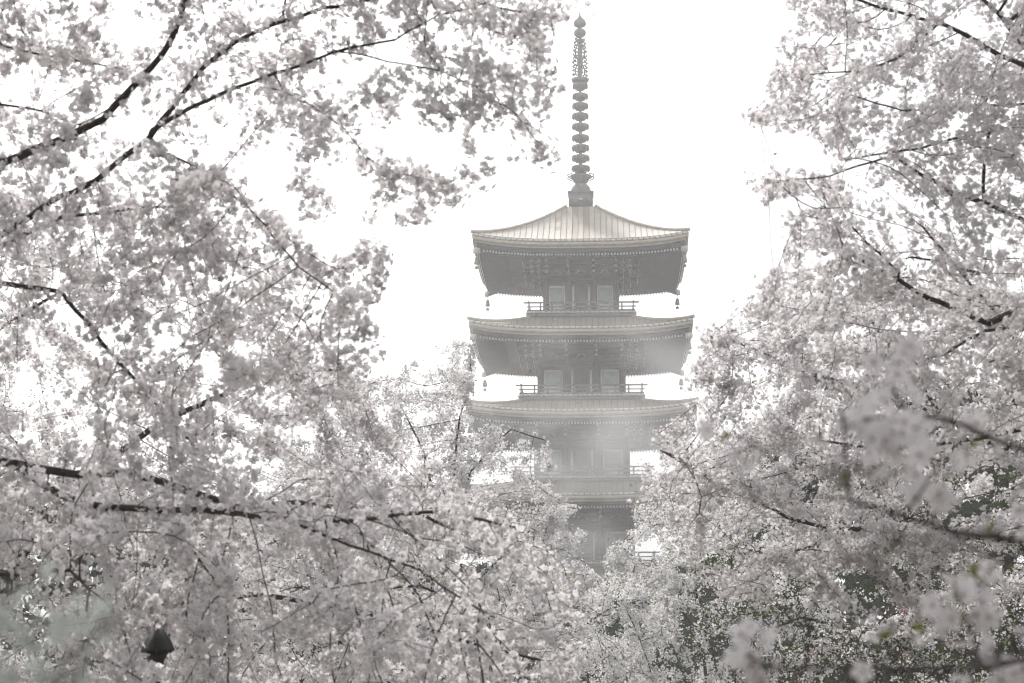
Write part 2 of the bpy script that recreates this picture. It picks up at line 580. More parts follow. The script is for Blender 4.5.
    lo.lathe([(.22, zf(184)), (.45, zf(182.5)), (.62, zf(178)), (.70, zf(176)), (.5, zf(175.5)), (.2, zf(174.5))], n=24)
    for k in range(8):
        t = 2 * PI * (k + .5) / 8
        pts = []
        for q in range(8):
            a = q / 7 * 4.2
            r = .62 + .20 * math.sin(a * .75) + .05 * q / 7
            pts.append((r * math.cos(t) + .09 * math.sin(a) * math.cos(t), r * math.sin(t) + .09 * math.sin(a) * math.sin(t), zf(180) + .42 * q / 7 + .05 * math.sin(a)))
        lo.tube(pts, .04, 5)
    lo.build('lotus_flower', M['bronze'], fin)
    ys = [168.6, 158.2, 148.0, 138.0, 126.6, 116.2, 106.0, 96.4, 86.0]
    for q, y in enumerate(ys):
        rr = MB(); R_ = .56 - .012 * q
        zz = zf(y); hh = .30
        rr.lathe([(.12, zz - hh * .95), (R_ * .62, zz - hh * .9), (R_ * .88, zz - hh * .45), (R_, zz - hh * .25), (R_ * 1.06, zz + hh * .12), (R_ * 1.06, zz + hh * .38), (R_ * .86, zz + hh * .52), (R_ * .45, zz + hh * .62), (.12, zz + hh * .66)], n=24)
        for k in range(12):
            t = 2 * PI * k / 12
            rr.box((R_ * 1.02 * math.cos(t), R_ * 1.02 * math.sin(t), zz - hh * .12), (.03, .03, .14), t)
        rr.build('ring', M['bronze'], fin, smooth=False)
    tp = MB(); zz = zf(81)
    tp.lathe([(.3, zz - .14), (.54, zz - .05), (.6, zz + .12), (.5, zz + .08), (.15, zz + .1)], n=16); tp.build('top_canopy', M['bronze'], fin)
    fl = MB()                                            # pierced water-flame plates and hanging chains
    for k in range(4):
        t = k * PI / 2 + .3
        for q in range(46):
            y = 76 - 37 * q / 45
            r = (.40 + .10 * math.sin(q * 1.3)) * (1 - .35 * (q / 45) ** 3)
            fl.box((r * math.cos(t), r * math.sin(t), zf(y)), (.045 + .015 * math.sin(q * 2.1), .025, .05), t + .6 * math.sin(q * 1.9))
            if q % 4 == 0:
                fl.beam((.05 * math.cos(t), .05 * math.sin(t), zf(y)), (r * math.cos(t), r * math.sin(t), zf(y - 1.5)), .05, .05)
        pts = [((.24 + .10 * math.sin(q * .9)) * math.cos(t + .1), (.24 + .10 * math.sin(q * .9)) * math.sin(t + .1), zf(76 - 38 * q / 14)) for q in range(15)]
        fl.tube(pts, .05, 5)
    fl.build('water_flame', M['bronze'], fin)
    jw = MB()
    jw.lathe([(.1, zf(38)), (.33, zf(36)), (.42, zf(33.5)), (.36, zf(30.5)), (.13, zf(28.6))], n=18)
    jw.lathe([(.12, zf(28)), (.38, zf(25.8)), (.43, zf(23.4)), (.36, zf(20.8)), (.20, zf(18.4)), (.07, zf(16)), (.02, zf(11))], n=18)
    jw.build('jewel', M['bronze'], fin, smooth=True)
    return root
build_pagoda()

# ------------------------------------------------------------------ tree growth
def in_poly(px, py, poly):
    poly = np.asarray(poly, float)
    x0, y0 = poly[:, 0], poly[:, 1]
    x1, y1 = np.roll(x0, -1), np.roll(y0, -1)
    c = np.zeros(len(px), bool)
    for a, b, d, e in zip(x0, y0, x1, y1):
        if b == e: continue
        hit = ((b > py) != (e > py)) & (px < (d - a) * (py - b) / (e - b) + a)
        c ^= hit
    return c

def noise3(P, scale, off):
    return np.array([mnoise.noise(Vector(p * scale + off)) for p in P])

def sample_crown(poly, Y0, Y1, n, nscale=0, thr=-1, holes=()):
    poly = np.asarray(poly, float)
    lo, hi = poly.min(0), poly.max(0)
    out = []
    tot = 0
    off = rng.random(3) * 50
    while tot < n:
        m = max(2000, 2 * n)
        px = rng.uniform(lo[0], hi[0], m); py = rng.uniform(lo[1], hi[1], m)
        ok = in_poly(px, py, poly)
        for hx, hy, rx, ry, keep in holes:
            ins = ((px - hx) / rx) ** 2 + ((py - hy) / ry) ** 2 < 1
            ok &= ~(ins & (rng.random(m) > keep))
        px, py = px[ok], py[ok]
        Y = rng.uniform(Y0, Y1, len(px))
        P = at(px, py, Y)
        if nscale:
            P = P[noise3(P, nscale, off) > thr]
        out.append(P); tot += len(P)
    return np.vstack(out)[:n]

def grow(pos, par, attr, step, kill, iters=160, sag=0.0):
    pos = list(pos); par = list(par)
    N0 = np.array(pos)
    best = np.full(len(attr), 1e9); idx = np.zeros(len(attr), int)
    def upd(new, base):
        for c in range(0, len(new), 400):
            d = ((attr[:, None, :] - new[None, c:c + 400]) ** 2).sum(-1)
            j = d.argmin(1); dm = d[np.arange(len(attr)), j]
            better = dm < best
            best[better] = dm[better]; idx[better] = base + c + j[better]
    upd(N0, 0)
    alive = best > kill * kill
    used = {}
    for it in range(iters):
        if not alive.any(): break
        a = np.where(alive)[0]
        P = np.array(pos)
        d = attr[a] - P[idx[a]]
        d /= np.linalg.norm(d, axis=1)[:, None]
        acc = np.zeros_like(P); np.add.at(acc, idx[a], d)
        src = np.unique(idx[a])
        v = acc[src]; L = np.linalg.norm(v, axis=1)[:, None]
        v = v / np.maximum(L, 1e-6) + rng.normal(0, .22, v.shape); v[:, 2] -= sag
        v /= np.linalg.norm(v, axis=1)[:, None]
        new = P[src] + v * step
        # a node that keeps sprouting in the same direction is stuck: retire its attractors
        keep = np.ones(len(src), bool)
        for q, s_ in enumerate(src):
            used[s_] = used.get(s_, 0) + 1
            if used[s_] > 4:
                keep[q] = False
                alive[a[idx[a] == s_]] = False
        src, new = src[keep], new[keep]
        if not len(src): continue
        base = len(pos)
        pos.extend(new); par.extend(src)
        upd(new, base)
        alive &= best > kill * kill
    return np.array(pos), np.array(par)

def polyline(pts, step):
    pts = np.asarray(pts, float)
    out = [pts[0]]
    for a, b in zip(pts[:-1], pts[1:]):
        n = max(1, int(np.linalg.norm(b - a) / step))
        for k in range(1, n + 1):
            out.append(a + (b - a) * k / n)
    return np.array(out)

def frames(D):
    ref = np.where(np.abs(D[:, 2:3]) < .9, np.array([[0, 0, 1.]]), np.array([[1., 0, 0]]))
    A = np.cross(D, ref); A /= np.linalg.norm(A, axis=1)[:, None]
    return A, np.cross(D, A)

def limb_mesh(name, pos, par, rad, main, sel, parent, sides):
    e = np.where(sel)[0]
    p = par[e]
    d = pos[e] - pos[p]; L = np.linalg.norm(d, axis=1); ok = L > 1e-5
    e, p, d = e[ok], p[ok], d[ok] / L[ok][:, None]
    pd = pos[p] - pos[np.maximum(par[p], 0)]
    pl = np.linalg.norm(pd, axis=1); good = (pl > 1e-5) & (main[p] == e)
    pd = np.where(good[:, None], pd / np.maximum(pl, 1e-6)[:, None], d)
    same = (np.abs(pd[:, 2]) < .9) == (np.abs(d[:, 2]) < .9)
    pd = np.where(same[:, None], pd, d)
    r0 = np.where(main[p] == e, rad[p], np.minimum(rad[p], rad[e] * 1.25))
    A0, B0 = frames(pd); A1, B1 = frames(d)
    th = np.arange(sides) * 2 * PI / sides
    c, s = np.cos(th)[None, :, None], np.sin(th)[None, :, None]
    share_ok = good & same
    R0 = pos[p][:, None] + r0[:, None, None] * (A0[:, None] * c + B0[:, None] * s)
    R1 = pos[e][:, None] + rad[e][:, None, None] * (A1[:, None] * c + B1[:, None] * s)
    where = np.full(len(pos), -1); where[e] = np.arange(len(e))
    sh = share_ok & (where[p] >= 0)
    own = np.where(~sh)[0]
    startbase = np.zeros(len(e), int)
    startbase[own] = len(e) * sides + np.arange(len(own)) * sides
    startbase[sh] = where[p[sh]] * sides
    endbase = np.arange(len(e)) * sides
    V = np.concatenate([R1.reshape(-1, 3), R0[own].reshape(-1, 3)])
    k = np.arange(sides); k2 = (k + 1) % sides
    Fq = np.stack([startbase[:, None] + k, startbase[:, None] + k2, endbase[:, None] + k2, endbase[:, None] + k], 2)
    loops = Fq.ravel(); counts = np.full(len(e) * sides, 4)
    return link_mesh(name, V, loops=loops, counts=counts, mats=[M['bark']], parent=parent, smooth=True)

# flower templates: lists of (verts, faces, material)
def petal_flower(detail):
    V, Fc, Mi = [], [], []
    for k in range(5):
        t = 2 * PI * k / 5
        if detail:
            pr = [(.10, -.05, .0), (.10, .05, .0), (.55, .36, .16), (.86, .32, .27), (1.0, .10, .33), (.90, .0, .30), (1.0, -.10, .33), (.86, -.32, .27), (.55, -.36, .16)]
            f = [(0, 1, 2, 8), (8, 2, 5), (2, 3, 5), (3, 4, 5), (8, 5, 7), (7, 5, 6)]
        else:
            pr = [(.0, .0, .0), (.62, .40, .20), (1.0, .0, .34), (.62, -.40, .20)]
            f = [(0, 1, 2, 3)]
        b = len(V)
        for x, y, z in pr:
            V.append((x * math.cos(t) - y * math.sin(t), x * math.sin(t) + y * math.cos(t), z))
        for q in f:
            Fc.append(tuple(b + j for j in q)); Mi.append(0)
    if detail:
        b = len(V)
        for k in range(5):
            t = 2 * PI * k / 5 + .3
            V.append((.17 * math.cos(t), .17 * math.sin(t), .12))
        Fc.append(tuple(range(b, b + 5))); Mi.append(1)
        # calyx and stalk below
        b = len(V)
        for z, r in ((.02, .13), (-.42, .06)):
            for k in range(3):
                t = 2 * PI * k / 3
                V.append((r * math.cos(t), r * math.sin(t), z))
        for k in range(3):
            Fc.append((b + k, b + (k + 1) % 3, b + 3 + (k + 1) % 3, b + 3 + k)); Mi.append(1)
    else:
        b = len(V)
        V += [(.10, 0, -.03), (-.06, .09, -.03), (-.06, -.09, -.03), (0, 0, -.5)]
        Fc += [(b, b + 1, b + 3), (b + 1, b + 2, b + 3)]; Mi += [1, 1]
    return np.array(V), Fc, Mi
def mid_flower():
    V, Fc, Mi = [], [], []
    for k in range(5):
        t = 2 * PI * k / 5
        b = len(V)
        for x, y, z in ((.0, .0, .0), (.66, .42, .20), (1.0, .13, .34), (.88, .0, .28), (1.0, -.13, .34), (.66, -.42, .20)):
            V.append((x * math.cos(t) - y * math.sin(t), x * math.sin(t) + y * math.cos(t), z))
        Fc += [(b, b + 1, b + 2, b + 3), (b, b + 3, b + 4, b + 5)]; Mi += [0, 0]
    b = len(V)
    V += [(.17, 0, .09), (-.08, .14, .09), (-.08, -.14, .09), (.09, 0, -.03), (-.05, .08, -.03), (-.05, -.08, -.03), (0, 0, -.6)]
    Fc += [(b, b + 1, b + 2), (b + 3, b + 4, b + 6), (b + 4, b + 5, b + 6)]; Mi += [1, 1, 1]
    return np.array(V), Fc, Mi
def fan_flower():
    V = [(0, 0, -.06)] + [(math.cos(t) * (1 if k % 2 == 0 else .74), math.sin(t) * (1 if k % 2 == 0 else .74), .3 if k % 2 == 0 else .12) for k, t in enumerate(np.linspace(0, 2 * PI, 6, endpoint=False))]
    return np.array(V), [(0, 1, 2, 3), (0, 3, 4, 5), (0, 5, 6, 1)], [0, 0, 0]
def leaf_shape():
    V = [(0, 0, 0), (.35, .24, .06), (.75, .18, .05), (1.05, 0, -.06), (.75, -.18, .05), (.35, -.24, .06)]
    return np.array(V), [(0, 1, 2, 3), (0, 3, 4, 5)], [0, 0]
TPL = {'fine': petal_flower(True), 'petal': petal_flower(False), 'mid': mid_flower(), 'fan': fan_flower(), 'leaf': leaf_shape()}

def scatter(name, tpl, P, N, S, mats, parent):
    V, Fc, Mi = TPL[tpl]
    n = len(P)
    N = N / np.linalg.norm(N, axis=1)[:, None]
    A, B = frames(N)
    th = rng.uniform(0, 2 * PI, n)[:, None]
    A2 = A * np.cos(th) + B * np.sin(th); B2 = np.cross(N, A2)
    S = np.asarray(S)[:, None, None]
    sq = rng.uniform(.6, 1.5, n)[:, None, None]                 # more or less open
    X = P[:, None] + S * (V[None, :, 0:1] * A2[:, None] + V[None, :, 1:2] * B2[:, None] + V[None, :, 2:3] * sq * N[:, None])
    cnt = np.array([len(f) for f in Fc]); lp = np.array([j for f in Fc for j in f])
    loops = (np.arange(n) * len(V))[:, None] + lp[None]
    return link_mesh(name, X.reshape(-1, 3), loops=loops.ravel(), counts=np.tile(cnt, n), mats=mats, midx=np.tile(Mi, n), parent=parent)

def project(P):
    d = P - np.array([0, 0, EYE])
    zf_ = d[:, 1] * cp + d[:, 2] * sp
    yu = -d[:, 1] * sp + d[:, 2] * cp
    zf_ = np.where(zf_ > .1, zf_, .1)
    return W / 2 + F * d[:, 0] / zf_, H / 2 - F * yu / zf_

def cherry_tree(label, base, limbs, crowns, step, kill, tip, n_fl, flower, fsize=.018, spread=.05, thin=.012,
                petal='petal', n_leaf=0, leaf='leaf_young', lsize=.03, sag=.0, group=None, holes=(), name='cherry_tree', cat='cherry tree', clump=5, pw=2.35, patch=1.0, exact=None, over=None, n_over=0):
    """base: (px, Y) of the foot; limbs: list of (points (px, py, Y), width px at start, width px at end); crowns: (poly, Y0, Y1, n, nscale, thr)"""
    bx = float(at(base[0], 600, base[1])[0]); bz = float(ground_z(bx, base[1]))
    foot = np.array([bx, base[1], bz - .15])
    root = empty(name, (bx, base[1], bz))
    tag(root, label, cat, group)
    pos, par, rmin = [foot], [0], [0.0]
    for pts, w0, w1 in limbs:
        P = np.array([at(a, b, c) for a, b, c in pts])
        P = polyline(P, step * .7)
        wob = np.cumsum(rng.normal(0, 1, P.shape), 0); wob -= np.linspace(0, 1, len(P))[:, None] * wob[-1]
        P = P + wob * step * .045
        Ys = P[:, 1]
        r = np.linspace(w0, w1, len(P)) * .45 * Ys / F
        if len(pos) == 1:
            seg = polyline(np.array([foot, P[0]]), step)
            j = 0
            for q in seg[1:]:
                pos.append(q); par.append(j); rmin.append(r[0] * 1.15); j = len(pos) - 1
            rmin[0] = r[0] * 1.4
        else:
            A = np.array(pos)
            j = int(((A - P[0]) ** 2).sum(1).argmin())
            seg = polyline(np.array([A[j], P[0]]), step)
            for q in seg[1:]:
                pos.append(q); par.append(j); rmin.append(r[0]); j = len(pos) - 1
        for q, rr in zip(P[1:], r[1:]):
            pos.append(q); par.append(j); rmin.append(rr); j = len(pos) - 1
    ns = len(pos)
    attr = np.vstack([sample_crown(*c, holes=holes) for c in crowns]) if crowns else np.zeros((0, 3))
    if exact is not None:
        attr = np.vstack([attr, exact])
    if over is not None:
        attr = np.vstack([attr] + [sample_crown(*c) for c in over])  # unseen crown extensions, added to block sky light
    pos, par = grow(pos, par, attr, step, kill, sag=sag)
    rmin = np.concatenate([rmin, np.zeros(len(pos) - ns)])
    # pipe model
    acc = np.zeros(len(pos)); rad = np.zeros(len(pos)); main = np.full(len(pos), -1); mr = np.zeros(len(pos))
    for k in range(len(pos) - 1, 0, -1):
        r = max(tip, acc[k] ** (1 / pw)) if acc[k] else tip
        r = max(r, rmin[k]) if k < ns else r
        if k < ns: r = min(r, max(rmin[k] * 1.05, tip))
        rad[k] = r
        p = par[k]; acc[p] += r ** pw
        if r > mr[p]: mr[p] = r; main[p] = k
    rad[0] = max(rmin[0], mr[0] * 1.2)
    for _ in range(2):
        q = np.arange(max(ns, 1), len(pos)); q = q[main[q] > 0]
        pos[q] = .5 * pos[q] + .25 * pos[par[q]] + .25 * pos[main[q]]
    sel = np.ones(len(pos), bool); sel[0] = False
    thick = rad > thin * 1.3
    if (sel & thick).any():
        limb_mesh('trunk', pos, par, rad, main, sel & thick, root, 8)
    limb_mesh('branches', pos, par, rad, main, sel & ~thick, root, 5)
    for ch in root.children:
        ch.matrix_parent_inverse = root.matrix_world.inverted()
    # blossoms sit in clumps along the thin wood
    ok = np.where(sel & (rad < thin * 2.4))[0]
    nz = noise3(pos[ok], 1.0 / (step * 7), rng.random(3) * 30)
    wgt = np.clip(.55 + patch * nz * 1.6, .02, 1.4)
    kd = KDTree(len(ok))
    for q, v in enumerate(pos[ok]): kd.insert(v, q)
    kd.balance()
    wgt /= np.array([len(kd.find_range(v, step * .55)) for v in pos[ok]]) + 1.5
    wgt *= np.where(rad[ok] < thin, 1, .45)
    if n_over:                                        # out-of-view crown overhead, added to darken the lower bloom
        ax, ay = project(pos[ok])
        up = (ay < -150) | (pos[ok][:, 1] < 1)
        cu = rng.choice(ok[up], n_over)
        o4 = rng.normal(0, 1, (n_over, 3)); o4 /= np.linalg.norm(o4, axis=1)[:, None]
        P4 = pos[cu] + o4 * rng.uniform(.03, .22, n_over)[:, None]
        wgt = np.where(up, wgt * .15, wgt)
    else:
        P4 = None
    if exact is not None:
        dm = np.sqrt(((pos[ok][:, None] - exact[None]) ** 2).sum(-1)).min(1)
        wgt *= dm < max(spread, .02) * 1.6
    wgt /= wgt.sum()
    ncl = max(1, n_fl // clump)
    c = rng.choice(ok, ncl, p=wgt)
    f = rng.random(ncl)[:, None]
    C = pos[c] * f + pos[par[c]] * (1 - f)
    off = rng.normal(0, 1, C.shape); off /= np.linalg.norm(off, axis=1)[:, None]
    off[:, 2] -= .35
    C = C + off * (spread * rng.uniform(.35, 1.25, ncl))[:, None]
    if flower == 'mid':                               # even out the heaviest clumps
        kc = KDTree(ncl)
        for q, v in enumerate(C): kc.insert(v, q)
        kc.balance()
        cnt = np.array([len(kc.find_range(v, spread * 1.5)) for v in C])
        cap = np.percentile(cnt, 40)
        kp_ = rng.random(ncl) < cap / cnt
        C, off = C[kp_], off[kp_]; ncl = len(C)
    k = np.repeat(np.arange(ncl), clump)
    o2 = rng.normal(0, 1, (len(k), 3)); o2 /= np.linalg.norm(o2, axis=1)[:, None]
    P = C[k] + o2 * (fsize * rng.uniform(.7, 2.7, len(k)))[:, None]
    Nn = o2 * .9 + off[k] * .5 + rng.normal(0, .35, o2.shape) + np.array([0, -.05, -.12])
    px, py = project(P)
    vis = (px > -330) & (px < 1354) & (py > -260) & (py < 900)
    keep = vis | (rng.random(len(P)) < .3)
    for hx, hy, rx, ry, kp in holes:
        if kp == 0: keep &= ((px - hx) / rx) ** 2 + ((py - hy) / ry) ** 2 > 1
    P, Nn = P[keep], Nn[keep]
    S = fsize * rng.uniform(.78, 1.15, len(P))
    kids = []
    kids.append(scatter('blossoms', flower, P, Nn, S, [M[petal], M['calyx']], root))
    if P4 is not None:
        kids.append(scatter('blossoms', 'fan', P4, o4 + rng.normal(0, .4, o4.shape), rng.uniform(.045, .075, n_over), [M[petal], M['calyx']], root))  # unseen overhead blossoms, added for the shade they cast
    if n_leaf:
        c = rng.choice(ok, n_leaf, p=wgt)
        o3 = rng.normal(0, 1, (n_leaf, 3)); o3[:, 2] += .3
        o3 /= np.linalg.norm(o3, axis=1)[:, None]
        Pl = pos[c] + o3 * (spread * rng.uniform(.2, 1.2, n_leaf))[:, None]
        Nl = rng.normal(0, 1, (n_leaf, 3)) + np.array([0, 0, .8])
        kids.append(scatter('leaves', 'leaf', Pl, Nl, lsize * rng.uniform(.6, 1.3, n_leaf), [M[leaf]], root))
    for ch in kids:
        ch.matrix_parent_inverse = root.matrix_world.inverted()
    return root

# root objects are at their foot while child meshes hold world coordinates: a translation-only inverse keeps them in place
def fix_parent(root):
    from mathutils import Matrix
    T = Matrix.Translation(-Vector(root.location))
    for ch in root.children:
        ch.matrix_parent_inverse = T

G1 = 'cherry trees in bloom around the gap'
trees = []

# --- A: nearest tree on the left, limbs reaching across the upper left
A_limbs = [
    ([(-270, 620, 8.8), (-230, 480, 8.7), (-130, 310, 8.6), (0, 160, 8.4), (50, 140, 8.4), (100, 120, 8.3), (135, 85, 8.2), (160, 55, 8.2), (176, 20, 8.1), (195, -30, 8.0), (240, -120, 8.0)], 20, 4.5),
    ([(-130, 330, 8.9), (-20, 245, 8.8), (50, 198, 8.8), (95, 178, 8.7), (150, 135, 8.7), (172, 106, 8.6), (200, 70, 8.6), (230, 42, 8.5), (265, 25, 8.5), (320, 8, 8.4), (370, -2, 8.4), (440, -22, 8.3)], 9.5, 4),
    ([(152, 130, 8.7), (200, 103, 8.5), (235, 88, 8.4), (280, 72, 8.3), (320, 58, 8.2), (350, 48, 8.1), (395, 40, 8.0)], 6, 3),
    ([(340, 52, 8.1), (400, 62, 8.0), (440, 70, 7.9), (475, 85, 7.9), (512, 108, 7.8), (535, 140, 7.8)], 2.2, 1.2),
    ([(395, 40, 8.0), (440, 14, 8.0), (485, 3, 8.0), (520, 10, 8.0), (550, 14, 8.0)], 2.4, 1.2),
    ([(158, 150, 8.7), (205, 178, 8.4), (250, 210, 8.3), (300, 268, 8.2), (345, 300, 8.2)], 3.2, 1.6),
    ([(285, 92, 8.3), (310, 105, 8.2), (345, 130, 8.1), (370, 160, 8.1)], 2, 1.2),
    ([(-150, 350, 9.2), (-60, 282, 9.2), (0, 280, 9.2), (60, 290, 9.1), (100, 340, 9.0), (140, 385, 9.0), (190, 440, 9.0), (215, 470, 9.0)], 8, 3),
    ([(-240, 520, 8.6), (-100, 455, 8.8), (10, 462, 8.9), (80, 473, 9.0), (130, 472, 9.0), (165, 480, 9.0), (220, 500, 9.0), (300, 522, 8.9), (380, 520, 8.6), (450, 512, 8.4), (515, 527, 8.3)], 13, 3),
    ([(20, 470, 8.8), (60, 495, 8.7), (110, 508, 8.7), (160, 512, 8.6), (215, 512, 8.6), (290, 520, 8.5)], 9, 6),
    ([(60, 495, 8.7), (80, 505, 8.6), (95, 527, 8.5)], 6, 4),
    ([(-60, 225, 8.9), (0, 245, 9.3), (60, 215, 9.4), (130, 207, 9.4), (190, 205, 9.4)], 7, 3),
    ([(-90, 60, 8.4), (0, 45, 8.3), (60, 60, 8.3), (130, 72, 8.2)], 4, 2.2),
    ([(-90, 120, 9.0), (0, 104, 9.0), (40, 110, 9.0), (80, 125, 8.9)], 4, 2.4),
    ([(160, 512, 8.6), (200, 560, 8.5), (225, 600, 8.4)], 4, 2),
    ([(290, 520, 8.5), (350, 545, 8.4), (420, 570, 8.3), (480, 610, 8.2)], 4, 2),
    ([(-230, 560, 8.6), (-100, 560, 8.4), (0, 575, 8.3), (70, 570, 8.2), (90, 590, 8.1)], 8, 4),
]
A_holes = [(580, 62, 17, 62, 0), (160, 643, 15, 17, 0), (55, 335, 60, 42, .15), (45, 410, 75, 35, .2), (320, 195, 65, 50, .35), (395, 125, 55, 45, .4), (480, 150, 60, 50, .35), (300, 110, 40, 25, .5), (385, 320, 40, 30, .3),
           (120, 20, 70, 25, .5), (250, 160, 50, 35, .5)]
trees.append(cherry_tree('large white cherry tree nearest on the left with dark limbs reaching across the sky', (-330, 8.8), A_limbs, [
    ([(-260, -180), (300, -180), (420, -60), (550, -40), (572, 0), (550, 40), (548, 165), (520, 130), (480, 150), (445, 212), (415, 190), (380, 290), (395, 350), (350, 345), (310, 330), (200, 400), (100, 430), (-260, 430)], 7.4, 9.8, 1700, 1.3, -.16),
    ([(400, -60), (590, -40), (606, 22), (570, 95), (562, 168), (500, 150), (440, 215), (400, 205), (392, 270), (385, 180)], 7.4, 8.6, 300, 0, 0),
    ([(-260, 170), (130, 190), (260, 240), (380, 270), (396, 345), (340, 400), (-260, 420)], 8.0, 10.2, 1600, 1.3, -.25),
    ([(-260, 440), (200, 455), (380, 450), (480, 490), (545, 535), (600, 600), (585, 690), (560, 850), (-260, 850)], 7.4, 10.0, 1700, 1.3, -.14)],
    .08, .115, .0013, 125000, 'mid', .0160, .05, .008, n_leaf=700, lsize=.02, group=G1,
    over=[([(-1500, -1700), (380, -1700), (440, -700), (480, -230), (-1500, -230)], 5.5, 10.5, 900, 0, 0), ([(-2400, -1700), (-260, -1700), (-260, 700), (-2400, 500)], 5, 11, 500, 0, 0)], n_over=34000, holes=A_holes, patch=1.2))  # over: unseen crown above and beside the view, added for shade

# --- B: second tree on the left
B_limbs = [
    ([(-90, 760, 15), (-40, 640, 15), (40, 520, 14.8), (150, 430, 14.5), (260, 380, 14.2), (340, 370, 14)], 16, 3),
    ([(40, 520, 14.8), (160, 505, 14.2), (300, 500, 13.8), (420, 515, 13.5), (520, 560, 13.2)], 9, 3),
    ([(-40, 640, 15), (90, 610, 14.5), (250, 600, 14), (400, 620, 13.6), (540, 660, 13.4)], 9, 3),
    ([(-40, 600, 15), (-60, 450, 15.2), (0, 330, 15.2), (90, 270, 15)], 9, 3)]
trees.append(cherry_tree('white cherry tree second from the left in thick bloom behind the long low dark bough', (-100, 15), B_limbs, [
    ([(-260, 200), (110, 225), (250, 290), (370, 360), (410, 430), (500, 480), (575, 560), (600, 700), (600, 860), (-260, 860)], 12.5, 17, 3000, .8, -.18)],
    .14, .22, .0018, 96000, 'petal', .0175, .075, .012, n_leaf=2600, lsize=.03, group=G1, holes=[(50, 330, 80, 55, .12), (60, 410, 80, 35, .2), (265, 480, 14, 10, 0)], patch=1.2))

# --- C: sharp tree in front of the pagoda, left of centre
C_limbs = [
    ([(420, 900, 28), (425, 760, 28), (430, 640, 27.5), (445, 540, 27), (452, 460, 26.5), (465, 400, 26), (471, 345, 26)], 9, 1.2),
    ([(430, 640, 27.5), (500, 560, 26.5), (545, 520, 26), (560, 500, 25.5)], 5, 1.3),
    ([(430, 640, 27.5), (360, 540, 27.5), (340, 450, 27.5), (365, 385, 27.5)], 5, 1.3),
    ([(445, 540, 27), (470, 470, 26), (510, 430, 26), (545, 440, 26)], 4, 1.2),
    ([(445, 540, 27), (420, 450, 27), (395, 395, 27)], 4, 1.2)]
trees.append(cherry_tree('sharply seen white cherry tree left of centre with bare upright twigs before the lower roofs', (418, 28), C_limbs, [
    ([(320, 390), (345, 372), (400, 365), (440, 352), (462, 338), (474, 338), (478, 400), (500, 425), (535, 442), (552, 468), (570, 495), (588, 540), (598, 575), (620, 860), (200, 860), (250, 430)], 24, 30, 3000, .45, -.24)],
    .2, .28, .0026, 150000, 'petal', .018, .085, .016, petal='petal_pale', n_leaf=4200, lsize=.03, group=G1, holes=[(500, 385, 26, 40, 0), (430, 390, 40, 25, .5)], patch=.6))

# --- D: near tree on the right
D_limbs = [
    ([(1290, 620, 11), (1200, 480, 11), (1110, 390, 11), (1030, 300, 10.9), (990, 316, 10.7), (930, 292, 10.5), (900, 275, 10.4), (860, 258, 10.3), (843, 246, 10.2)], 22, 3),
    ([(1150, 420, 11), (1130, 200, 10.9), (1060, 80, 10.7), (1000, 56, 10.5), (959, 30, 10.4), (939, 20, 10.3), (885, 8, 10.2), (845, -4, 10.1)], 14, 3),
    ([(1070, 95, 10.7), (1024, 45, 10.6), (1000, 15, 10.5), (970, -15, 10.5)], 8, 4),
    ([(1130, 240, 10.9), (1040, 225, 10.6), (985, 203, 10.4), (984, 170, 10.3), (986, 148, 10.2), (990, 128, 10.2)], 7, 4),
    ([(985, 203, 10.4), (955, 195, 10.3), (935, 182, 10.2), (910, 170, 10.1), (895, 156, 10.0)], 7, 3),
    ([(990, 128, 10.2), (950, 138, 10.1), (920, 150, 10.0), (870, 156, 9.9), (840, 160, 9.8)], 4, 2),
    ([(1060, 110, 10.7), (1024, 104, 10.3), (970, 106, 10.2), (900, 110, 10.1), (850, 95, 10.0)], 4, 2),
    ([(1000, 318, 10.7), (972, 285, 10.6), (956, 267, 10.5), (940, 248, 10.5), (924, 228, 10.4)], 4, 2.5),
    ([(1050, 320, 10.9), (986, 329, 10.7), (946, 354, 10.6), (926, 360, 10.5)], 5, 3),
    ([(1080, 350, 10.9), (1024, 372, 10.6), (988, 363, 10.5)], 5, 3),
    ([(980, 272, 10.5), (940, 260, 10.4), (912, 257, 10.4)], 4, 2.5),
    ([(940, 20, 10.3), (900, 60, 10.1), (860, 70, 10.0), (800, 75, 9.9)], 4, 1.5),
    ([(900, 275, 10.4), (850, 225, 10.2), (800, 215, 10.1)], 3, 1.5),
    ([(895, 156, 10.0), (830, 175, 9.9), (765, 184, 9.8)], 3, 1.2),
    ([(1100, 410, 10.9), (1000, 440, 10.5), (900, 450, 10.2), (820, 440, 10)], 7, 3)]
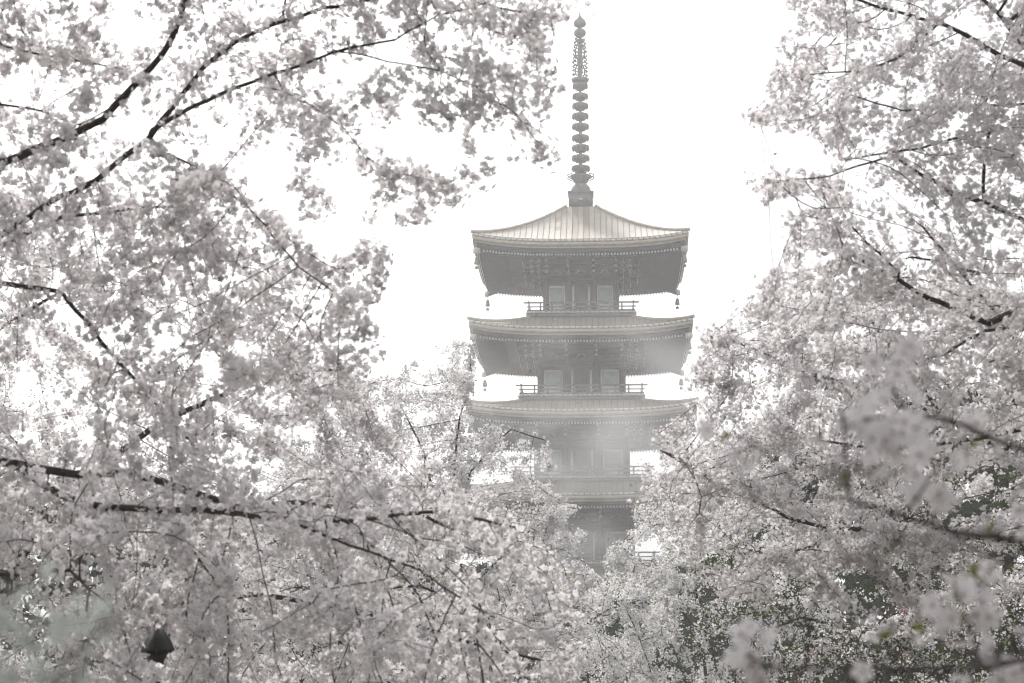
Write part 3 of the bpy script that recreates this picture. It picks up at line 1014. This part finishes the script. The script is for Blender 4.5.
trees.append(cherry_tree('white cherry tree nearest on the right filling the upper right corner with branches', (1330, 11), D_limbs, [
    ([(795, -180), (805, 0), (850, 20), (840, 40), (800, 30), (768, 38), (785, 62), (742, 106), (752, 124), (815, 130), (800, 150), (760, 178), (752, 188), (790, 192), (850, 185), (835, 205), (778, 222), (800, 240), (775, 262), (745, 290), (735, 315), (790, 350), (1280, 460), (1280, -180)], 9.2, 12.2, 1900, 1.0, -.2),
    ([(800, -30), (768, 40), (742, 106), (752, 186), (778, 222), (744, 290), (735, 315), (850, 330), (840, 200), (865, 100), (860, -30)], 9.4, 11, 520, 0, 0),
    ([(860, -180), (880, 100), (900, 300), (1280, 460), (1280, -180)], 9.4, 12.5, 500, 1.0, -.25)],
    .10, .15, .0016, 108000, 'mid', .0160, .06, .0095, n_leaf=900, lsize=.02, group=G1,
    over=[([(790, -1700), (2400, -1700), (2400, -230), (760, -230), (740, -700)], 8.5, 13, 800, 0, 0), ([(1290, -1700), (2800, -1700), (2800, 500), (1290, 700)], 9, 13, 400, 0, 0)], n_over=22000, holes=[(962, 80, 14, 12, .02), (1005, 80, 14, 10, .02), (960, 122, 16, 12, .02), (1000, 122, 16, 14, .02), (970, 98, 20, 8, .2), (1010, 95, 15, 8, .2), (900, 85, 22, 12, .2), (940, 150, 20, 10, .3), (930, 205, 25, 12, .4), (785, 150, 40, 17, 0), (798, 203, 30, 7, 0), (755, 148, 26, 24, 0), (762, 252, 22, 20, 0), (772, 20, 26, 14, 0), (750, 66, 22, 34, 0), (745, 228, 30, 30, 0), (745, 20, 40, 50, 0), (820, 40, 26, 5, 0), (815, 262, 14, 7, .05), (845, 145, 25, 10, .2)], patch=.8))  # over: crown outside the view, added to shade what hangs below

# --- E: second tree on the right
E_limbs = [
    ([(1250, 760, 17), (1180, 640, 17), (1080, 548, 16.8), (972, 537, 16.5), (925, 538, 16.3), (884, 532, 16.1), (840, 528, 16), (790, 515, 15.8), (751, 499, 15.6), (721, 488, 15.4), (690, 466, 15.2), (660, 450, 15)], 13, 2),
    ([(1080, 548, 16.8), (1010, 450, 16.6), (940, 410, 16.4), (860, 385, 16.2), (805, 370, 16), (761, 351, 15.8), (720, 335, 15.6)], 7, 2),
    ([(884, 532, 16.1), (850, 546, 15.9), (811, 546, 15.7), (760, 560, 15.5)], 4, 2),
    ([(940, 410, 16.4), (870, 320, 16.2), (820, 290, 16)], 5, 2),
    ([(1010, 450, 16.6), (1020, 350, 16.6), (980, 290, 16.4)], 5, 2)]
trees.append(cherry_tree('white cherry tree second from the right with bough tips crossing the lower pagoda roofs', (1270, 17), E_limbs, [
    ([(628, 452), (655, 425), (690, 405), (676, 380), (692, 350), (684, 330), (715, 314), (760, 300), (800, 268), (900, 260), (1280, 300), (1280, 680), (900, 650), (700, 600), (650, 520), (625, 480)], 14, 19, 3000, .7, -.22)],
    .16, .24, .0021, 98000, 'petal', .0175, .075, .013, n_leaf=3600, lsize=.03, group=G1, patch=.9))

# --- F: distant tree right of centre
F_limbs = [
    ([(720, 830, 42), (715, 740, 42), (705, 640, 42), (692, 560, 41.5), (680, 480, 41)], 6, 1.2),
    ([(705, 640, 42), (650, 570, 41), (620, 545, 40.5)], 4, 1.1),
    ([(705, 640, 42), (770, 560, 42), (790, 500, 42)], 4, 1.1)]
trees.append(cherry_tree('distant pale cherry tree right of centre with fine bloom below the lowest visible roof', (722, 42), F_limbs, [
    ([(597, 560), (610, 522), (635, 490), (662, 465), (700, 430), (760, 440), (830, 510), (850, 860), (560, 860), (575, 610)], 37, 46, 2400, .3, -.22)],
    .3, .45, .004, 96000, 'fan', .025, .13, .024, petal='petal_pale', n_leaf=9000, lsize=.045, group=G1, patch=.7))

# --- G: half-leafed tree in the lower right
G_limbs = [
    ([(1060, 850, 29), (1050, 740, 29), (1010, 640, 29), (940, 570, 28.5), (860, 530, 28)], 11, 2),
    ([(1010, 640, 29), (900, 640, 28), (800, 620, 27.5), (740, 640, 27)], 6, 2),
    ([(1050, 740, 29), (1120, 600, 29.5), (1100, 500, 29.5)], 6, 2)]
trees.append(cherry_tree('shaded cherry tree in the lower right with more green leaves than white bloom', (1065, 29), G_limbs, [
    ([(690, 560), (780, 500), (900, 470), (1280, 420), (1280, 860), (660, 860)], 25, 33, 2200, .4, -.2)],
    .22, .34, .0035, 62000, 'fan', .0185, .10, .018, petal='petal', n_leaf=60000, lsize=.055, leaf='leaf_deep', group=G1, patch=.9))

# --- I: third tree on the left
I_limbs = [
    ([(180, 860, 23), (175, 740, 23), (170, 640, 23), (200, 540, 22.5), (260, 470, 22)], 11, 2),
    ([(170, 640, 23), (80, 540, 23), (20, 450, 23)], 7, 2),
    ([(170, 640, 23), (300, 580, 22), (420, 580, 21.5), (500, 620, 21)], 7, 2)]
trees.append(cherry_tree('white cherry tree third from the left low down between two nearer trees', (182, 23), I_limbs, [
    ([(-260, 340), (20, 345), (60, 420), (200, 440), (300, 440), (430, 530), (560, 610), (570, 860), (-260, 860)], 20, 26, 2000, .5, -.2)],
    .2, .32, .003, 72000, 'petal', .018, .09, .016, n_leaf=7000, lsize=.04, group=G1, patch=.8))

# --- J: distant tree low in the centre
J_limbs = [
    ([(560, 830, 36), (556, 740, 36), (550, 650, 35.5), (545, 590, 35)], 6, 1.5),
    ([(550, 650, 35.5), (610, 610, 35), (640, 600, 35)], 4, 1.2)]
trees.append(cherry_tree('distant white cherry tree at the bottom centre standing before the pagoda foot', (562, 36), J_limbs, [
    ([(450, 590), (520, 552), (560, 556), (600, 560), (680, 575), (700, 860), (430, 860)], 33, 40, 1100, .35, -.25)],
    .27, .45, .0045, 48000, 'fan', .023, .15, .02, petal='petal_pale', n_leaf=4500, lsize=.045, group=G1, patch=.7))

# --- L: pink cherry in the lower right
L_limbs = [
    ([(900, 840, 37), (905, 740, 37), (910, 660, 37), (930, 610, 37)], 6, 1.5),
    ([(910, 660, 37), (850, 630, 36), (810, 640, 36)], 4, 1.2)]
trees.append(cherry_tree('pink cherry tree low on the right half hidden by white bloom', (898, 37), L_limbs, [
    ([(780, 640), (860, 600), (980, 560), (1100, 600), (1150, 860), (760, 860)], 35, 40, 900, .35, -.2)],
    .27, .45, .0055, 4500, 'fan', .023, .12, .02, petal='petal_pink', n_leaf=7000, leaf='leaf_deep', lsize=.045, group=G1, patch=.7))

# --- H: close branch with blurred blossoms at the lower right
h_pts = [(885, 358), (905, 352), (850, 402), (868, 410), (945, 440), (975, 434), (925, 425), (960, 455), (1018, 505), (800, 507), (842, 500), (982, 540), (1002, 570),
         (1030, 590), (960, 600), (945, 606), (975, 594), (962, 585), (925, 632), (900, 640), (950, 645), (1012, 655), (1025, 640), (735, 650), (757, 655), (722, 420), (815, 575), (1060, 450), (1090, 520), (1080, 380)]
hx = np.array([p[0] for p in h_pts], float); hy = np.array([p[1] for p in h_pts], float)
H_ex = at(hx, hy, rng.uniform(2.25, 2.75, len(hx)))
H_limbs = [
    ([(1420, 700, 2.7), (1300, 600, 2.65), (1150, 560, 2.6), (1040, 545, 2.55), (960, 535, 2.5), (900, 515, 2.45), (850, 500, 2.4)], 20, 4),
    ([(1150, 560, 2.6), (1060, 470, 2.6), (960, 425, 2.6), (900, 405, 2.55)], 9, 4),
    ([(1150, 570, 2.6), (1060, 650, 2.5), (960, 670, 2.45), (850, 670, 2.4), (760, 668, 2.4)], 9, 4)]
trees.append(cherry_tree('close cherry sapling at lower right with large blurred white blossoms', (1480, 2.7), H_limbs, [], .03, .03, .0016, 130, 'fine', .0165, .017, .0030, n_leaf=34, lsize=.020, petal='petal_near', exact=H_ex, patch=.3, clump=4))

# --- K: pale shrub close to the lens at the lower left
K_limbs = [
    ([(-60, 1500, 1.35), (-40, 1100, 1.35), (20, 760, 1.34), (60, 660, 1.32), (120, 610, 1.3)], 14, 5),
    ([(0, 900, 1.35), (-40, 700, 1.36), (0, 620, 1.36)], 9, 4),
    ([(20, 800, 1.34), (60, 700, 1.3), (95, 655, 1.28)], 8, 4)]
k_ex = sample_crown([(-200, 630), (-20, 615), (50, 650), (90, 615), (130, 608), (100, 645), (80, 700), (100, 900), (-200, 900)], 1.22, 1.42, 60)
K = cherry_tree('pale green leafy shrub close by in the lower left corner and out of focus', (-70, 1.35), K_limbs, [], .02, .022, .0010, 20, 'fine', .008, .03, .003, petal='leaf_pale', n_leaf=760, lsize=.013, leaf='leaf_pale', exact=k_ex, name='shrub', cat='shrub', patch=.2, clump=2)
trees.append(K)
for t in trees:
    fix_parent(t)

# ------------------------------------------------------------------ evergreen trees behind
def evergreen(px, Y, top_y, wid_px, label, n=26000):
    bx = float(at(px, 600, Y)[0]); bz = float(ground_z(bx, Y))
    top = zat(top_y, Y); hgt = top - bz; wr = wid_px * Y / F / 2
    root = empty('evergreen_tree', (bx, Y, bz))
    tag(root, label, 'tree', 'evergreen trees behind the cherries')
    t = MB()
    t.tube([(0, 0, -.2), (.1, .05, hgt * .35), (.0, .1, hgt * .7), (.05, 0, hgt * .95)], [.28, .22, .14, .05], 8)
    for q in range(9):
        a = q * 2.4; z = hgt * (.25 + .07 * q)
        r = wr * .75 * (1 - .06 * q)
        t.tube([(.05, .05, z), (r * .5 * math.cos(a), r * .5 * math.sin(a), z + hgt * .06), (r * math.cos(a), r * math.sin(a), z + hgt * .1)], [.1, .07, .03], 5)
    t.build('trunk', M['bark'], root, smooth=True)
    ncl = 150
    zc = rng.uniform(.06, 1, ncl)
    prof = np.sqrt(np.clip(1 - ((zc - .45) / .58) ** 2, .3, 1))
    th = rng.uniform(0, 2 * PI, ncl); rr = wr * prof * np.sqrt(rng.uniform(.15, 1, ncl))
    Cc = np.column_stack([rr * np.cos(th), rr * np.sin(th), zc * hgt * .96])
    cr = rng.uniform(.35, .8, ncl) * wr * .32
    k = rng.integers(0, ncl, n)
    o = rng.normal(0, 1, (n, 3)); o /= np.linalg.norm(o, axis=1)[:, None]
    P = Cc[k] + o * (cr[k] * rng.uniform(.5, 1.05, n))[:, None] * np.array([1, 1, .7])
    scatter('crown', 'leaf', P, o + rng.normal(0, .6, o.shape) + (0, 0, .4), rng.uniform(.16, .34, n), [M['leaf_dark']], root)
EV = [(-150, 58, 440, 360, 'dark evergreen at the far left edge behind the white cherries'),
      (70, 60, 490, 360, 'dark evergreen behind the low dark bough on the left'),
      (270, 62, 510, 330, 'dark evergreen left of centre behind the thick white bloom'),
      (455, 72, 570, 270, 'low dark evergreen just left of the pagoda foot'),
      (700, 74, 575, 260, 'low dark evergreen just right of the pagoda foot'),
      (850, 66, 440, 320, 'dark evergreen right of the pagoda behind the bough tips'),
      (1010, 60, 390, 330, 'tall dark evergreen behind the nearest right cherry'),
      (1190, 64, 390, 330, 'dark evergreen at the far right edge behind the cherries')]
for e in EV:
    evergreen(*e)

# ------------------------------------------------------------------ lamp seen through the lower-left gap
def build_lamp():
    Y = 11.5
    c = at(158, 645, Y); x, z = float(c[0]), float(c[2]); u = Y / F      # u: one pixel in metres
    root = empty('street_lamp', (x, Y, float(ground_z(x, Y))))
    tag(root, 'black hooded lamp showing through a gap in the lower left bloom', 'lamp')
    zz = z - float(ground_z(x, Y))
    p = MB(); p.lathe([(.09, 0), (.09, .25), (.05, .3), (.04, zz - 18 * u), (.055, zz - 16 * u)], n=12); p.build('post', M['lamp'], root)
    h = MB()
    h.lathe([(17 * u, zz - 8 * u), (16.5 * u, zz - 4 * u), (12 * u, zz + 6 * u), (5 * u, zz + 15 * u), (.8 * u, zz + 18 * u)], n=4)
    h.build('hood', M['lamp'], root)
    b = MB(); b.lathe([(7 * u, zz - 22 * u), (8 * u, zz - 19 * u), (12 * u, zz - 8.3 * u)], n=8); b.build('lantern_body', M['lamp'], root)
build_lamp()

# ------------------------------------------------------------------ haze
def volume_box(name, lo, hi, density, color, label, aniso=.5):
    lo, hi = np.array(lo, float), np.array(hi, float)
    V = [(x, y, z) for x in (lo[0], hi[0]) for y in (lo[1], hi[1]) for z in (lo[2], hi[2])]
    f = [(0, 1, 3, 2), (4, 6, 7, 5), (0, 4, 5, 1), (2, 3, 7, 6), (0, 2, 6, 4), (1, 5, 7, 3)]
    m, nt, out = mat(name + '_air')
    pv = nt.nodes.new('ShaderNodeVolumePrincipled')
    pv.inputs['Color'].default_value = (*color, 1)
    pv.inputs['Density'].default_value = density
    pv.inputs['Anisotropy'].default_value = aniso
    nt.links.new(pv.outputs[0], out.inputs['Volume'])
    o = link_mesh(name, V, f, mats=[m])
    tag(o, label, 'haze', kind='stuff')
    return o, nt, pv
volume_box('haze', (-620, -560, -1.3), (620, 700, 48), .0012, (.97, .967, .97), 'pale morning haze filling the air')

MIST_OFF = (7.1, 2, 4.4)
mo, mnt, mpv = volume_box('mist', (PC_X - 15, 98, 2), (PC_X + 14, 121, 34), .0, (.98, .975, .97), 'drifting mist bank before the pagoda', .65)
tc = mnt.nodes.new('ShaderNodeTexCoord')
mp = mnt.nodes.new('ShaderNodeMapping'); mp.inputs['Location'].default_value = MIST_OFF; mp.inputs['Rotation'].default_value = (0, math.radians(35), 0); mp.inputs['Scale'].default_value = (.15, .08, .26)
nz = mnt.nodes.new('ShaderNodeTexNoise'); nz.inputs['Scale'].default_value = 1.0; nz.inputs['Detail'].default_value = 3.5; nz.inputs['Roughness'].default_value = .55
mnt.links.new(tc.outputs['Object'], mp.inputs[0]); mnt.links.new(mp.outputs[0], nz.inputs['Vector'])
sx = mnt.nodes.new('ShaderNodeSeparateXYZ'); mnt.links.new(tc.outputs['Object'], sx.inputs[0])
def mathn(op, a, b=None, clamp=False):
    n = mnt.nodes.new('ShaderNodeMath'); n.operation = op; n.use_clamp = clamp
    for i_, v in enumerate((a, b)):
        if v is None: continue
        if hasattr(v, 'node'): mnt.links.new(v, n.inputs[i_])
        else: n.inputs[i_].default_value = v
    return n.outputs[0]
def edge(sock, lo, hi, soft):
    a = mathn('MULTIPLY', mathn('SUBTRACT', sock, lo), 1 / soft, True)
    b = mathn('MULTIPLY', mathn('SUBTRACT', hi, sock), 1 / soft, True)
    return mathn('MULTIPLY', a, b)
wisp = mathn('MULTIPLY', mathn('SUBTRACT', nz.outputs[0], .45), 4.5, True)
shape = mathn('MULTIPLY', edge(sx.outputs[0], PC_X - 14, PC_X + 13, 6), mathn('MULTIPLY', edge(sx.outputs[1], 99, 120, 5), edge(sx.outputs[2], 2, 24.2, 6)))
mnt.links.new(mathn('MULTIPLY', mathn('MULTIPLY', wisp, shape), .062), mpv.inputs['Density'])

# ------------------------------------------------------------------ light
SUN_EL, SUN_AZ = math.radians(42), math.radians(-18)      # azimuth from +Y towards +X
world = bpy.data.worlds.new('World'); scene.world = world
world.use_nodes = True
nt = world.node_tree
for n in list(nt.nodes): nt.nodes.remove(n)
wo = nt.nodes.new('ShaderNodeOutputWorld'); bg = nt.nodes.new('ShaderNodeBackground')
sky = nt.nodes.new('ShaderNodeTexSky'); sky.sky_type = 'NISHITA'
sky.sun_disc = False
sky.sun_elevation = SUN_EL
sky.sun_rotation = SUN_AZ
sky.air_density = 1.0; sky.dust_density = 6.0; sky.ozone_density = 1.0
hs = nt.nodes.new('ShaderNodeHueSaturation'); hs.inputs['Saturation'].default_value = .12
mxs = nt.nodes.new('ShaderNodeMix'); mxs.data_type = 'RGBA'      # thin bright cloud evens the sky out
mxs.inputs['Factor'].default_value = .46
mxs.inputs['B'].default_value = (7.2, 7.3, 7.6, 1)
nt.links.new(sky.outputs[0], hs.inputs['Color']); nt.links.new(hs.outputs[0], mxs.inputs['A']); nt.links.new(mxs.outputs['Result'], bg.inputs[0])
bg.inputs[1].default_value = .12
nt.links.new(bg.outputs[0], wo.inputs[0])

sl = bpy.data.lights.new('sun', 'SUN'); sl.energy = 3.0; sl.angle = math.radians(9); sl.color = (1, .965, .93)
so = bpy.data.objects.new('sun', sl); COL.objects.link(so)
d = Vector((math.sin(SUN_AZ) * math.cos(SUN_EL), math.cos(SUN_AZ) * math.cos(SUN_EL), math.sin(SUN_EL)))
so.rotation_euler = d.to_track_quat('Z', 'Y').to_euler()
so.location = d * 100

# ------------------------------------------------------------------ render settings
vs = scene.view_settings
scene.display_settings.display_device = 'sRGB'
vs.view_transform = 'Standard'; vs.look = 'None'; vs.gamma = 1; vs.use_curve_mapping = False
vs.exposure = 0.47
scene.render.engine = 'CYCLES'
cy = scene.cycles
cy.use_denoising = True; cy.filter_width = 1.15
cy.max_bounces = 8; cy.diffuse_bounces = 1; cy.glossy_bounces = 2; cy.transmission_bounces = 4; cy.volume_bounces = 0; cy.transparent_max_bounces = 4
cy.volume_step_rate = 2.0; cy.volume_max_steps = 128
cy.caustics_reflective = False; cy.caustics_refractive = False
